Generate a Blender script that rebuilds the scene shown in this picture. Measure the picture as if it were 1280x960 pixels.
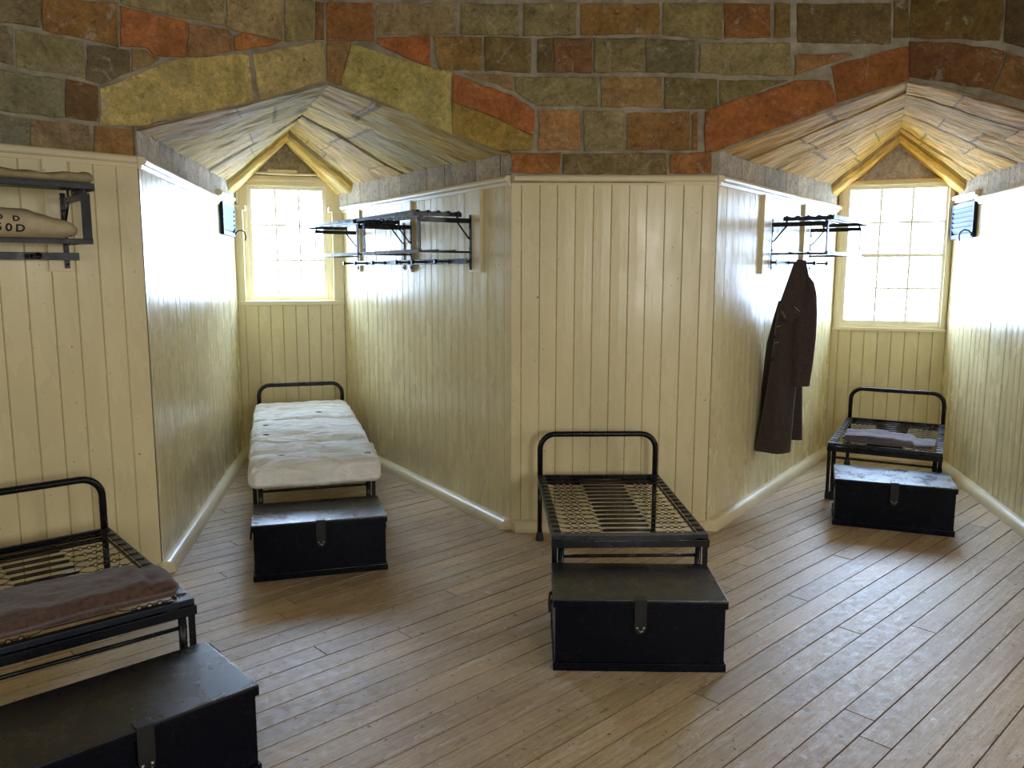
import bpy, bmesh, math, random
from mathutils import Vector, Matrix, noise
random.seed(7)
for _o in list(bpy.data.objects): bpy.data.objects.remove(_o)
SC = bpy.context.scene
COL = SC.collection
PI = math.pi

# ------------------------------------------------------------------ camera
cam_data = bpy.data.cameras.new('camera')
cam = bpy.data.objects.new('camera', cam_data); COL.objects.link(cam)
cam_data.sensor_width = 36.0
cam_data.lens = 1007.26/1280*36
cam_data.clip_start = 0.05
PITCH, ROLL = 0.13789, 0.00173
cam.matrix_world = Matrix.Translation((0, 0, 1.7)) @ Matrix.Rotation(PI/2-PITCH, 4, 'X') @ Matrix.Rotation(ROLL, 4, 'Z')
SC.camera = cam

# ------------------------------------------------------------------ light
SKY = 31.0
world = bpy.data.worlds.new('sky'); SC.world = world; world.use_nodes = True
bg = world.node_tree.nodes['Background']
bg.inputs[0].default_value = (0.54, 0.71, 1.0, 1); bg.inputs[1].default_value = SKY
SC.view_settings.view_transform = 'Standard'; SC.view_settings.look = 'None'
SC.view_settings.exposure = 0.6; SC.view_settings.gamma = 1.0; SC.view_settings.use_curve_mapping = False
SC.cycles.max_bounces = 8; SC.cycles.diffuse_bounces = 5; SC.cycles.glossy_bounces = 4
SC.cycles.transparent_max_bounces = 8
SC.cycles.sample_clamp_indirect = 8.0
SC.cycles.caustics_reflective = False; SC.cycles.caustics_refractive = False
SC.cycles.use_denoising = True

# ------------------------------------------------------------------ plan of the room (octagon with a bay at each corner)
A = Vector((-1.975, 4.373)); B = Vector((-.006, 5.185)); C = Vector((1.288, 5.163)); D = Vector((3.24, 4.43))
KL = Vector((-1.125, 5.150)); KR = Vector((2.423, 5.150))
LB = Vector((-2.518, 7.430)); RB = Vector((-1.589, 7.678)); LC = Vector((2.969, 7.492)); RC = Vector((3.846, 7.141))
A2 = A + (A-KL).normalized()*1.30
D2 = D + (D-KR).normalized()*1.30
ZR0, ZR1, ZIMP, ZTOP = 2.252, 2.302, 2.438, 3.75

def area_light(name, loc, direction, sx, sy, power, color, portal=False):
    ld = bpy.data.lights.new(name, 'AREA'); ld.shape = 'RECTANGLE'; ld.size = sx; ld.size_y = sy
    ld.energy = power; ld.color = color
    if portal: ld.cycles.is_portal = True
    o = bpy.data.objects.new(name, ld); COL.objects.link(o)
    o.location = loc
    o.rotation_euler = Vector(direction).to_track_quat('-Z', 'Y').to_euler()
    return o
# the two windows in view are lit by the sky itself
nL = Vector(((RB-LB).y, -(RB-LB).x)).normalized(); nR = Vector(((RC-LC).y, -(RC-LC).x)).normalized()
pL = (LB+RB)/2 - nL*.22; pR = (LC+RC)/2 - nR*.16
area_light('window_portal', (pL.x, pL.y, 1.96), (nL.x, nL.y, 0), .8, 1.15, 1, (1,1,1), True)
area_light('window_portal', (pR.x, pR.y, 1.85), (nR.x, nR.y, 0), .85, 1.3, 1, (1,1,1), True)
# daylight from the bays behind and beside the camera (their windows, at the mouths of those bays)
CX = Vector((.64, .91))
DAY = (1.0, .99, .93)
for ang, pw in ((-67.5, 27), (-112.5, 14), (-157.5, 56), (157.5, 14), (112.5, 16)):
    a = math.radians(ang); dv = Vector((-math.sin(a), math.cos(a)))
    q = CX + dv*3.95
    area_light('bay_daylight', (q.x, q.y, 1.9), (-dv.x, -dv.y, -.05), .8, 1.15, pw, DAY)

# ------------------------------------------------------------------ materials
def lin(c):
    f = lambda v: (v/255/12.92) if v/255 <= .04045 else ((v/255+.055)/1.055)**2.4
    return (f(c[0]), f(c[1]), f(c[2]), 1)
def new_mat(name, color=(.5,.5,.5,1), rough=.5, metal=0.0, spec=.5):
    m = bpy.data.materials.new(name); m.use_nodes = True
    b = m.node_tree.nodes['Principled BSDF']
    b.inputs['Base Color'].default_value = tuple(color)[:3]+(1,)
    b.inputs['Roughness'].default_value = rough; b.inputs['Metallic'].default_value = metal
    b.inputs['Specular IOR Level'].default_value = spec
    return m
class N:
    """small node helper"""
    def __init__(s, m): s.t = m.node_tree; s.b = s.t.nodes['Principled BSDF']
    def add(s, kind, **kw):
        n = s.t.nodes.new(kind)
        for k, v in kw.items():
            if k.startswith('i_'): n.inputs[k[2:].replace('_', ' ')].default_value = v
            else: setattr(n, k, v)
        return n
    def link(s, a, b): s.t.links.new(a, b)
    def coords(s, scale=(1,1,1), kind='Object'):
        tc = s.add('ShaderNodeTexCoord'); mp = s.add('ShaderNodeMapping'); mp.inputs['Scale'].default_value = scale
        s.link(tc.outputs[kind], mp.inputs[0]); return mp.outputs[0]
    def noise(s, vec, scale, detail=4, rough=.55, dist=0):
        n = s.add('ShaderNodeTexNoise'); n.inputs['Scale'].default_value = scale; n.inputs['Detail'].default_value = detail
        n.inputs['Roughness'].default_value = rough; n.inputs['Distortion'].default_value = dist
        s.link(vec, n.inputs['Vector']); return n.outputs['Fac']
    def ramp(s, fac, stops):
        r = s.add('ShaderNodeValToRGB'); s.link(fac, r.inputs[0]); e = r.color_ramp.elements
        while len(e) < len(stops): e.new(.5)
        for k, (p, c) in enumerate(stops):
            e[k].position = p; e[k].color = (c, c, c, 1) if isinstance(c, (int, float)) else tuple(c)[:3]+(1,)
        return r.outputs[0]
    def mix(s, fac, a, b, mode='MIX'):
        n = s.add('ShaderNodeMix', data_type='RGBA', blend_type=mode)
        for sock, v in ((n.inputs[0], fac), (n.inputs[6], a), (n.inputs[7], b)):
            if hasattr(v, 'links'): s.link(v, sock)
            else: sock.default_value = v if isinstance(v, (int, float)) else tuple(v)[:3]+(1,)
        return n.outputs[2]
    def bump(s, h, strength=.3, dist=.01, prev=None):
        n = s.add('ShaderNodeBump'); n.inputs['Strength'].default_value = strength; n.inputs['Distance'].default_value = dist
        s.link(h, n.inputs['Height'])
        if prev is not None: s.link(prev, n.inputs['Normal'])
        s.link(n.outputs[0], s.b.inputs['Normal']); return n.outputs[0]
    def attr(s, name='Col'):
        n = s.add('ShaderNodeAttribute'); n.attribute_name = name; return n
    def color(s, v): s.link(v, s.b.inputs['Base Color'])
    def rough(s, v): s.link(v, s.b.inputs['Roughness'])

PAINT = (.70, .615, .375)
def paint_mat(name, col=PAINT, rough=.24, zs=.12, bs=.22, rv=1.0):
    m = new_mat(name, col, rough); n = N(m)
    c = n.coords((1,1,.35))
    f = n.noise(c, 3.2, 5)
    v = n.mix(n.ramp(f, [(.3, 0), (.7, 1)]), [x*.93 for x in col], [min(1, x*1.06) for x in col])
    sp = n.noise(n.coords((1,1,1)), 46, 2)
    v = n.mix(n.ramp(sp, [(.735, 0), (.76, 1)]), v, (.20, .15, .09))        # small chips and nail marks
    n.color(v)
    b1 = n.bump(n.noise(n.coords((1,1,zs)), 26, 3), bs, .006)
    n.bump(n.noise(n.coords((1,1,.6)), 150, 3, .7), .14, .002, b1)
    n.rough(n.ramp(n.noise(c, 7, 3), [(.3, rough*(1-.2*rv)), (.75, rough*(1+.5*rv))]))
    return m
M_PAINT = paint_mat('cream_gloss_paint')
M_TRIM = paint_mat('cream_trim_paint', (.74, .65, .44), .34, 1.0, .0, .1)
M_SASH = new_mat('window_paint', (.84, .80, .66, 1), .35)
M_GAP = new_mat('dark_gap', (.02, .013, .008, 1), .9)

def floor_mat():
    m = new_mat('scrubbed_floorboards', (.4,.3,.2), .45); n = N(m)
    at = n.attr('Col')
    uv = n.add('ShaderNodeUVMap'); uv.uv_map = 'UVMap'
    mp = n.add('ShaderNodeMapping'); mp.inputs['Scale'].default_value = (1.4, 26, 1); n.link(uv.outputs[0], mp.inputs[0])
    g = n.noise(mp.outputs[0], 2.2, 6, .65, .4)
    base = n.mix(n.ramp(g, [(.3, 0), (.72, 1)]), (.42, .30, .165), (.68, .525, .335))
    base = n.mix(.75, base, at.outputs['Color'], 'MULTIPLY')
    c = n.coords()
    base = n.mix(n.ramp(n.noise(c, 1.3, 5, .6), [(.42, 0), (.66, .55)]), base, (.30, .19, .10))
    # dried whitewash spatter and dark knots
    mp2 = n.add('ShaderNodeMapping'); mp2.inputs['Scale'].default_value = (3.2, 20, 1); n.link(uv.outputs[0], mp2.inputs[0])
    base = n.mix(n.ramp(n.noise(mp2.outputs[0], 1.0, 7, .72, .6), [(.55, 0), (.70, .7)]), base, (.70, .67, .61))
    base = n.mix(n.ramp(n.noise(mp2.outputs[0], 2.1, 3, .5), [(.70, 0), (.75, .75)]), base, (.085, .055, .035))
    base = n.mix(n.ramp(n.noise(mp2.outputs[0], 6.5, 2, .5), [(.735, 0), (.76, .8)]), base, (.05, .035, .025))
    mp4 = n.add('ShaderNodeMapping'); mp4.inputs['Scale'].default_value = (9, 60, 1); n.link(uv.outputs[0], mp4.inputs[0])
    fine = n.noise(mp4.outputs[0], 3.0, 8, .8)
    base = n.mix(1.0, base, n.ramp(fine, [(.34, .72), (.66, 1.22)]), 'MULTIPLY')
    base = n.mix(n.ramp(n.noise(c, 34, 3, .6), [(.655, 0), (.68, .8)]), base, (.06, .04, .028))
    base = n.mix(n.ramp(n.noise(c, 19, 7, .8, .6), [(.60, 0), (.68, .6)]), base, (.80, .78, .74))
    n.color(base)
    n.rough(n.ramp(n.noise(c, 22, 8, .75), [(.3, .30), (.7, .58)]))
    b1 = n.bump(g, .25, .004)
    n.bump(n.noise(c, 90, 6, .8), .35, .003, b1)
    return m
M_FLOOR = floor_mat()

def stone_mat(name, bump=.9):
    m = new_mat(name, (.3,.25,.2), .82, spec=.3); n = N(m)
    at = n.attr('Col').outputs['Color']; c = n.coords()
    lo = n.mix(1.0, at, (.58, .55, .50), 'MULTIPLY'); hi = n.mix(1.0, at, (1.32, 1.28, 1.2), 'MULTIPLY')
    v = n.mix(n.ramp(n.noise(c, 5.5, 9, .72, .8), [(.32, 0), (.68, 1)]), lo, hi)
    v = n.mix(n.ramp(n.noise(c, 3.1, 3, .5, .3), [(.52, 0), (.64, .42)]), v, n.mix(1.0, at, (.94, .93, 1.02), 'MULTIPLY'))
    v = n.mix(n.ramp(n.noise(c, 6.3, 9, .8, 1.5), [(.56, 0), (.64, .6)]), v, (.50, .455, .38))   # salts and lime
    v = n.mix(n.ramp(n.noise(c, 22, 6, .75, .5), [(.57, 0), (.70, .8)]), v, (.055, .042, .028))      # pits
    v = n.mix(1.0, v, n.ramp(n.noise(c, 34, 8, .85), [(.33, .62), (.67, 1.4)]), 'MULTIPLY')
    n.color(v)
    b1 = n.bump(n.noise(c, 11, 10, .75, .6), bump, .03)
    n.bump(n.noise(c, 60, 8, .8), .7, .007, b1)
    return m
M_STONE = stone_mat('coloured_sandstone')
M_MORTAR = new_mat('lime_mortar', (.26, .225, .165, 1), .95, spec=.2)
_n = N(M_MORTAR); _c = _n.coords()
_n.color(_n.mix(_n.ramp(_n.noise(_c, 6, 6, .7), [(.35, 0), (.65, 1)]), (.22, .185, .125), (.42, .375, .29)))
_n.bump(_n.noise(_c, 45, 6, .75), .8, .01)

def soffit_mat():
    m = new_mat('hewn_soffit_stone', (.5,.45,.3), .8, spec=.3); n = N(m)
    uv = n.add('ShaderNodeUVMap'); uv.uv_map = 'UVMap'
    mp = n.add('ShaderNodeMapping'); mp.inputs['Scale'].default_value = (1.3, 11, 1); n.link(uv.outputs[0], mp.inputs[0])
    g = n.noise(mp.outputs[0], 1.6, 9, .72, .5)
    mp3 = n.add('ShaderNodeMapping'); mp3.inputs['Scale'].default_value = (.7, 2.6, 1); n.link(uv.outputs[0], mp3.inputs[0])
    g2 = n.noise(mp3.outputs[0], 1.5, 5, .6)
    v = n.mix(n.ramp(g2, [(.38, 0), (.56, 1)]), (.60, .53, .39), (.76, .62, .27))
    v = n.mix(n.ramp(g, [(.36, 0), (.62, 1)]), n.mix(1.0, v, (.50, .45, .38), 'MULTIPLY'), v)
    v = n.mix(n.ramp(n.noise(mp.outputs[0], .8, 8, .7, 1.2), [(.58, 0), (.66, .75)]), v, (.80, .77, .70))
    at = n.attr('Col')
    v = n.mix(1.0, v, at.outputs['Color'], 'MULTIPLY'); v = n.mix(1.0, v, (1.3, 1.16, .88), 'MULTIPLY')
    n.color(v)
    b1 = n.bump(g, 1.0, .06)
    n.bump(n.noise(mp.outputs[0], 9, 6, .8), .6, .008, b1)
    return m
M_SOFFIT = soffit_mat()

def black_paint(name, base=(.002, .003, .008), rough=.3, wear=.25, spec=.28):
    m = new_mat(name, base, rough, spec=spec); n = N(m); c = n.coords()
    v = n.mix(n.ramp(n.noise(c, 9, 8, .75, .7), [(.56, 0), (.74, wear)]), base, (.12, .125, .13))
    n.color(v)
    n.rough(n.ramp(n.noise(c, 7, 6, .7), [(.3, rough*.6), (.7, rough*1.4)]))
    n.bump(n.noise(n.coords((1,.3,1)), 60, 4, .6), .12, .002)
    return m
M_TRUNK = black_paint('black_painted_wood', rough=.25, wear=.06, spec=.14)
M_LID = black_paint('black_painted_lid', rough=.30, wear=.10, spec=.55)
M_IRON = black_paint('black_enamelled_iron', (.005, .006, .010), .28, .10)
M_IRON_EDGE = black_paint('worn_black_iron', (.008, .012, .022), .32, .4, .40)
M_STEEL = new_mat('dark_spring_steel', (.045, .034, .022, 1), .45, .7)
M_BARS = new_mat('burnished_steel_bar', (.045, .036, .027, 1), .36, .7)
M_HASP = black_paint('black_hasp_iron', (.016, .016, .018), .4, .5)
M_BRIGHT = new_mat('bare_steel', (.5, .48, .45, 1), .35, 1.0)
M_RUBBER = new_mat('dark_foot_cup', (.02, .018, .016, 1), .6)

def cloth_mat(name, c0, c1, scale=40, bump=.3, rough=.9, fuzz=0.0):
    m = new_mat(name, c0, rough, spec=.2); n = N(m); c = n.coords()
    n.color(n.mix(n.ramp(n.noise(c, scale, 6, .7), [(.35, 0), (.65, 1)]), c0, c1))
    b1 = n.bump(n.noise(c, 9, 5, .6), .25, .012)
    n.bump(n.noise(c, scale*5, 4, .8), bump, .003, b1)
    if fuzz:
        n.b.inputs['Sheen Weight'].default_value = fuzz; n.b.inputs['Sheen Roughness'].default_value = .5
    return m
M_TICK = new_mat('cream_mattress_cotton', (.8, .77, .7), .85, spec=.2)
_n = N(M_TICK); _c = _n.coords((1.6, 7, 3)); _w = _n.noise(_c, 2.6, 7, .62, 1.4)
_n.color(_n.mix(_n.ramp(_w, [(.35, 0), (.6, 1)]), (.80, .79, .75), (.92, .92, .90)))
_b = _n.bump(_w, .9, .03); _n.bump(_n.noise(_n.coords((3, 14, 6)), 3, 5, .6, .8), .5, .01, _b)
M_TUFT = new_mat('brown_leather_tuft', (.07, .045, .03, 1), .7)
M_BROWN = cloth_mat('brown_wool_blanket', (.055, .028, .020), (.125, .075, .058), 55, .8, 1.0, .35)
M_MAUVE = cloth_mat('mauve_wool_blanket', (.085, .070, .095), (.15, .13, .165), 55, .6, 1.0, .35)
M_COAT = cloth_mat('dark_wool_coat', (.040, .029, .026), (.066, .049, .044), 60, .3, .95, .2)
M_COATLINE = new_mat('pale_stitching', (.32, .27, .2, 1), .9)
M_CANVAS = cloth_mat('khaki_canvas', (.26, .215, .12), (.35, .295, .18), 18, .3, .9)
M_CANVAS2 = cloth_mat('faded_tan_canvas', (.42, .35, .22), (.52, .44, .29), 18, .3, .9)
M_INK = new_mat('black_stencil_ink', (.012, .011, .010, 1), .8)
def glass_mat():
    m = bpy.data.materials.new('window_glass'); m.use_nodes = True; t = m.node_tree
    for x in list(t.nodes): t.nodes.remove(x)
    o = t.nodes.new('ShaderNodeOutputMaterial'); tr = t.nodes.new('ShaderNodeBsdfTransparent'); gl = t.nodes.new('ShaderNodeBsdfGlossy')
    mx = t.nodes.new('ShaderNodeMixShader'); mx.inputs[0].default_value = .06; gl.inputs['Roughness'].default_value = .03
    tr.inputs[0].default_value = (.97, .99, 1, 1)
    t.links.new(tr.outputs[0], mx.inputs[1]); t.links.new(gl.outputs[0], mx.inputs[2]); t.links.new(mx.outputs[0], o.inputs[0])
    return m
M_GLASS = glass_mat()

# ------------------------------------------------------------------ mesh builder
class MB:
    def __init__(s): s.v = []; s.f = []; s.c = []; s.uv = []; s.sm = []
    def face(s, pts, col=None, uv=None, smooth=False):
        i = len(s.v); s.v += [tuple(p) for p in pts]; s.f.append(list(range(i, i+len(pts)))); s.c.append(col); s.uv.append(uv); s.sm.append(smooth)
    def idx(s, verts, faces, col=None, smooth=True):
        i = len(s.v); s.v += [tuple(p) for p in verts]
        for f in faces: s.f.append([i+k for k in f]); s.c.append(col); s.uv.append(None); s.sm.append(smooth)
    def box(s, lo, hi, M=None, bev=0.0):
        x0, y0, z0 = lo; x1, y1, z1 = hi
        bm = bmesh.new(); bmesh.ops.create_cube(bm, size=1)
        for v in bm.verts: v.co = Vector((x0+(v.co.x+.5)*(x1-x0), y0+(v.co.y+.5)*(y1-y0), z0+(v.co.z+.5)*(z1-z0)))
        if bev: bmesh.ops.bevel(bm, geom=list(bm.edges), offset=bev, segments=2, affect='EDGES', profile=.6)
        bm.verts.index_update()
        s.idx([(M @ v.co if M else v.co) for v in bm.verts], [[v.index for v in f.verts] for f in bm.faces], smooth=False); bm.free()
    def tube(s, pts, r, n=8, closed=False, caps=True):
        pts = [Vector(p) for p in pts]; m = len(pts); rs = r if isinstance(r, (list, tuple)) else [r]*m
        vs = []; up = None
        for i, p in enumerate(pts):
            a = pts[(i-1) % m] if (i or closed) else p; b = pts[(i+1) % m] if (i < m-1 or closed) else p
            t = (b-a).normalized()
            if up is None: up = Vector((0,0,1)) if abs(t.z) < .9 else Vector((1,0,0))
            x = t.cross(up).normalized(); y = x.cross(t).normalized(); up = y
            for k in range(n):
                an = 2*PI*k/n; vs.append(p + x*math.cos(an)*rs[i] + y*math.sin(an)*rs[i])
        fs = []
        for i in range(m if closed else m-1):
            for k in range(n):
                j = (i+1) % m; fs.append([i*n+k, i*n+(k+1) % n, j*n+(k+1) % n, j*n+k])
        if caps and not closed: fs += [list(range(n))[::-1], [(m-1)*n+k for k in range(n)]]
        s.idx(vs, fs)
    def lathe(s, prof, n=16, M=None):
        vs = []; fs = []
        for (r, z) in prof:
            for k in range(n):
                q = Vector((r*math.cos(2*PI*k/n), r*math.sin(2*PI*k/n), z)); vs.append(M @ q if M else q)
        for i in range(len(prof)-1):
            for k in range(n): fs.append([i*n+k, i*n+(k+1) % n, (i+1)*n+(k+1) % n, (i+1)*n+k])
        fs += [list(range(n))[::-1], [(len(prof)-1)*n+k for k in range(n)]]
        s.idx(vs, fs)
    def grid(s, P, nu, nv, col=None, smooth=True, uvf=None):
        i = len(s.v)
        for a in range(nu+1):
            for b in range(nv+1): s.v.append(tuple(P(a/nu, b/nv)))
        for a in range(nu):
            for b in range(nv):
                s.f.append([i+a*(nv+1)+b, i+(a+1)*(nv+1)+b, i+(a+1)*(nv+1)+b+1, i+a*(nv+1)+b+1])
                s.c.append(col((a+.5)/nu, (b+.5)/nv) if callable(col) else col); s.sm.append(smooth)
                s.uv.append([uvf(a/nu, b/nv), uvf((a+1)/nu, b/nv), uvf((a+1)/nu, (b+1)/nv), uvf(a/nu, (b+1)/nv)] if uvf else None)
    def build(s, name, mat, parent=None, kind=None, loc=None, rot=None):
        me = bpy.data.meshes.new(name); me.from_pydata(s.v, [], s.f); me.update()
        me.polygons.foreach_set('use_smooth', s.sm)
        if any(c is not None for c in s.c):
            ca = me.color_attributes.new('Col', 'FLOAT_COLOR', 'CORNER')
            for p, c in zip(me.polygons, s.c):
                c = c or (1,1,1)
                for li in p.loop_indices: ca.data[li].color = tuple(c)[:3]+(1,)
        if any(u is not None for u in s.uv):
            ul = me.uv_layers.new(name='UVMap')
            for p, u in zip(me.polygons, s.uv):
                if u:
                    for li, q in zip(p.loop_indices, u): ul.data[li].uv = q
        me.materials.append(mat)
        o = bpy.data.objects.new(name, me); COL.objects.link(o)
        if parent: o.parent = parent
        if kind: o['kind'] = kind
        if loc is not None: o.location = loc
        if rot is not None: o.rotation_euler = rot
        return o
def empty(name, loc, rz, label, cat, group=None):
    o = bpy.data.objects.new(name, None); COL.objects.link(o); o.empty_display_size = .1
    o.location = loc; o.rotation_euler = (0, 0, rz); o['label'] = label; o['category'] = cat
    if group: o['group'] = group
    return o
def tag(o, label, cat, group=None):
    o['label'] = label; o['category'] = cat
    if group: o['group'] = group
    return o
def copy_tree(o, parent=None):
    c = o.copy(); COL.objects.link(c)
    if parent: c.parent = parent
    for ch in list(o.children): copy_tree(ch, c)
    return c
def nz(p, sc, seed=0): return noise.noise(Vector(p)*sc + Vector((seed*7.3, seed*3.1, seed)))

class Wall:
    """plan line P0->P1 seen from the room left to right; s along, d out into the room"""
    def __init__(s, P0, P1):
        s.P0 = Vector(P0); s.P1 = Vector(P1); s.u = (s.P1-s.P0).normalized(); s.L = (s.P1-s.P0).length; s.n = Vector((s.u.y, -s.u.x))
    def p(s, a, d, z):
        q = s.P0 + s.u*a + s.n*d; return Vector((q.x, q.y, z))
    def rz(s): return math.atan2(s.u.y, s.u.x)
    def M(s, a=0, d=0, z=0):      # local x along the wall, local -y into the room
        return Matrix.Translation(s.p(a, d, z)) @ Matrix.Rotation(s.rz(), 4, 'Z')

# stones of the upper walls: wall, outline (along the wall, height), colour
STONES=[
("L",[(-0.64,2.981),(-0.408,3.001),(-0.417,2.867),(-0.649,2.856)],(98,88,76)),
("L",[(-0.399,3.009),(-0.056,3.059),(-0.063,2.841),(-0.407,2.856)],(128,92,50)),
("L",[(-0.042,3.044),(0.294,3.04),(0.275,2.848),(0.113,2.826),(0.073,2.859),(-0.05,2.844)],(168,98,50)),
("L",[(-0.042,3.08),(0.245,3.149),(0.51,3.199),(0.503,3.053),(0.298,3.051),(-0.034,3.053)],(105,94,62)),
("L",[(0.301,3.032),(0.525,3.038),(0.548,3.01),(0.539,2.923),(0.408,2.871),(0.287,2.855)],(122,88,66)),
("L",[(0.556,3.015),(0.613,3.037),(0.83,3.029),(0.795,3.006),(0.552,2.928)],(176,108,44)),
("L",[(0.521,3.201),(0.862,3.275),(0.849,3.036),(0.557,3.035),(0.514,3.055)],(116,100,66)),
("L",[(0.874,3.27),(1.058,3.31),(1.05,3.086),(0.954,3.055),(0.863,3.036)],(110,100,72)),
("L",[(1.073,3.305),(1.128,3.312),(1.125,3.095),(1.069,3.08)],(112,76,50)),
("L",[(-0.65,2.848),(-0.534,2.846),(-0.541,2.675),(-0.663,2.67)],(96,86,80)),
("L",[(-0.521,2.84),(-0.229,2.835),(-0.232,2.662),(-0.528,2.667)],(106,100,84)),
("L",[(-0.214,2.825),(-0.008,2.831),(-0.01,2.726),(-0.161,2.64),(-0.225,2.654)],(86,76,66)),
("L",[(0.001,2.845),(0.072,2.849),(0.141,2.817),(0.089,2.775),(-0.006,2.729)],(116,96,74)),
("L",[(-0.665,2.648),(-0.333,2.637),(-0.337,2.453),(-0.68,2.454)],(102,100,92)),
("L",[(-0.323,2.646),(-0.174,2.631),(-0.181,2.453),(-0.33,2.454)],(92,68,46)),
("L",[(-0.681,2.438),(-0.495,2.438),(-0.503,2.297),(-0.691,2.297)],(96,96,95)),
("L",[(-0.488,2.431),(-0.23,2.433),(-0.228,2.294),(-0.496,2.297)],(116,98,88)),
("L",[(-0.209,2.433),(-0.021,2.437),(-0.02,2.303),(-0.213,2.293)],(138,102,64)),
("L",[(-0.164,2.617),(0.11,2.771),(0.186,2.819),(0.6,2.923),(0.637,2.922),(0.657,2.672),(0.181,2.518),(0.001,2.451),(-0.178,2.446)],(138,124,66)),
("L",[(0.662,2.93),(0.89,3.016),(1.124,3.087),(1.12,2.855),(0.696,2.683)],(130,116,70)),
("M",[(-0.011,3.084),(0.14,3.089),(0.069,2.828),(-0.016,2.86)],(132,100,64)),
("M",[(0.144,3.076),(0.452,2.988),(0.752,2.91),(0.749,2.551),(0.07,2.834)],(128,120,60)),
("M",[(0.754,2.907),(0.855,2.868),(1.125,2.779),(1.261,2.687),(1.258,2.532),(0.989,2.657),(0.753,2.736)],(168,94,42)),
("M",[(0.753,2.735),(0.989,2.655),(1.258,2.531),(1.245,2.45),(1.04,2.446),(0.751,2.55)],(142,118,50)),
("M",[(-0.005,3.314),(0.275,3.314),(0.282,3.095),(-0.012,3.092)],(130,84,46)),
("M",[(0.3,3.311),(0.791,3.315),(0.781,3.134),(0.299,3.127)],(112,97,66)),
("M",[(0.808,3.312),(1.161,3.309),(1.166,3.126),(0.81,3.133)],(106,97,76)),
("M",[(1.191,3.31),(1.515,3.313),(1.509,3.129),(1.188,3.126)],(102,94,72)),
("M",[(1.537,3.313),(2.015,3.314),(2.02,3.136),(1.534,3.129)],(118,88,46)),
("M",[(2.031,3.317),(2.396,3.315),(2.402,3.105),(2.04,3.13)],(102,92,66)),
("M",[(0.294,3.115),(0.619,3.125),(0.623,2.939),(0.453,3.0),(0.306,3.076)],(168,92,40)),
("M",[(0.639,3.123),(0.937,3.117),(0.931,2.923),(0.674,2.926)],(126,97,55)),
("M",[(0.95,3.117),(1.238,3.11),(1.239,2.911),(0.96,2.923)],(97,82,56)),
("M",[(1.275,3.11),(1.372,3.113),(1.365,2.914),(1.276,2.914)],(88,73,52)),
("M",[(1.377,3.113),(1.61,3.11),(1.613,2.91),(1.37,2.914)],(104,72,50)),
("M",[(1.62,3.11),(1.928,3.111),(1.933,2.912),(1.623,2.91)],(97,87,66)),
("M",[(1.938,3.111),(2.24,3.099),(2.243,2.909),(1.943,2.91)],(84,79,64)),
("M",[(0.825,2.904),(1.125,2.898),(1.125,2.804),(0.973,2.859)],(122,97,76)),
("M",[(1.138,2.888),(1.647,2.886),(1.65,2.713),(1.281,2.716),(1.14,2.796)],(102,93,72)),
("M",[(1.664,2.886),(2.041,2.886),(2.046,2.708),(1.667,2.707)],(122,96,66)),
("M",[(2.055,2.883),(2.377,2.875),(2.387,2.7),(2.06,2.699)],(88,79,56)),
("M",[(1.286,2.69),(1.532,2.69),(1.548,2.45),(1.288,2.447)],(142,102,66)),
("M",[(1.566,2.687),(1.82,2.688),(1.816,2.447),(1.572,2.447)],(102,92,77)),
("M",[(1.834,2.675),(2.22,2.683),(2.227,2.451),(1.835,2.451)],(116,82,46)),
("M",[(2.231,2.659),(2.267,2.679),(2.275,2.452),(2.237,2.452)],(112,72,42)),
("M",[(1.108,2.433),(1.424,2.435),(1.417,2.307),(1.122,2.313)],(150,92,42)),
("M",[(1.436,2.427),(2.084,2.435),(2.085,2.303),(1.437,2.307)],(97,82,60)),
("M",[(2.102,2.431),(2.357,2.442),(2.362,2.309),(2.105,2.308)],(132,84,46)),
("M",[(2.406,3.313),(2.689,3.31),(2.698,3.12),(2.414,3.112)],(118,74,38)),
("M",[(2.711,3.315),(2.809,3.315),(2.815,3.125),(2.72,3.118)],(107,87,48)),
("M",[(2.847,3.315),(3.418,3.316),(3.429,3.081),(2.859,3.088)],(88,72,47)),
("M",[(3.43,3.335),(3.523,3.335),(3.539,3.118),(3.448,3.121)],(92,72,38)),
("R",[(-0.02,3.34),(0.489,3.237),(0.493,3.092),(0.476,3.016),(-0.006,3.119)],(92,72,38)),
("R",[(0.497,3.239),(0.664,3.204),(0.686,2.917),(0.501,3.001)],(72,57,46)),
("M",[(2.264,3.086),(2.82,3.084),(2.836,2.894),(2.405,2.9),(2.266,2.916)],(107,97,72)),
("M",[(2.847,3.016),(3.172,3.03),(3.198,3.014),(2.857,2.894)],(128,88,60)),
("M",[(2.393,2.867),(2.819,2.871),(2.612,2.793),(2.431,2.738),(2.401,2.724)],(92,82,56)),
("M",[(2.308,2.684),(2.428,2.728),(2.861,2.865),(3.067,2.868),(3.118,2.745),(3.113,2.716),(2.388,2.448),(2.316,2.442)],(150,84,32)),
("M",[(3.072,2.952),(3.373,3.033),(3.54,3.07),(3.554,2.869),(3.13,2.739)],(140,80,28)),
("R",[(-0.004,3.098),(0.25,3.045),(0.514,2.954),(0.457,2.75),(0.009,2.884)],(102,66,40)),
("R",[(0.527,2.944),(0.704,2.853),(0.722,2.625),(0.465,2.742)],(112,80,50)),
]

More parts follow.
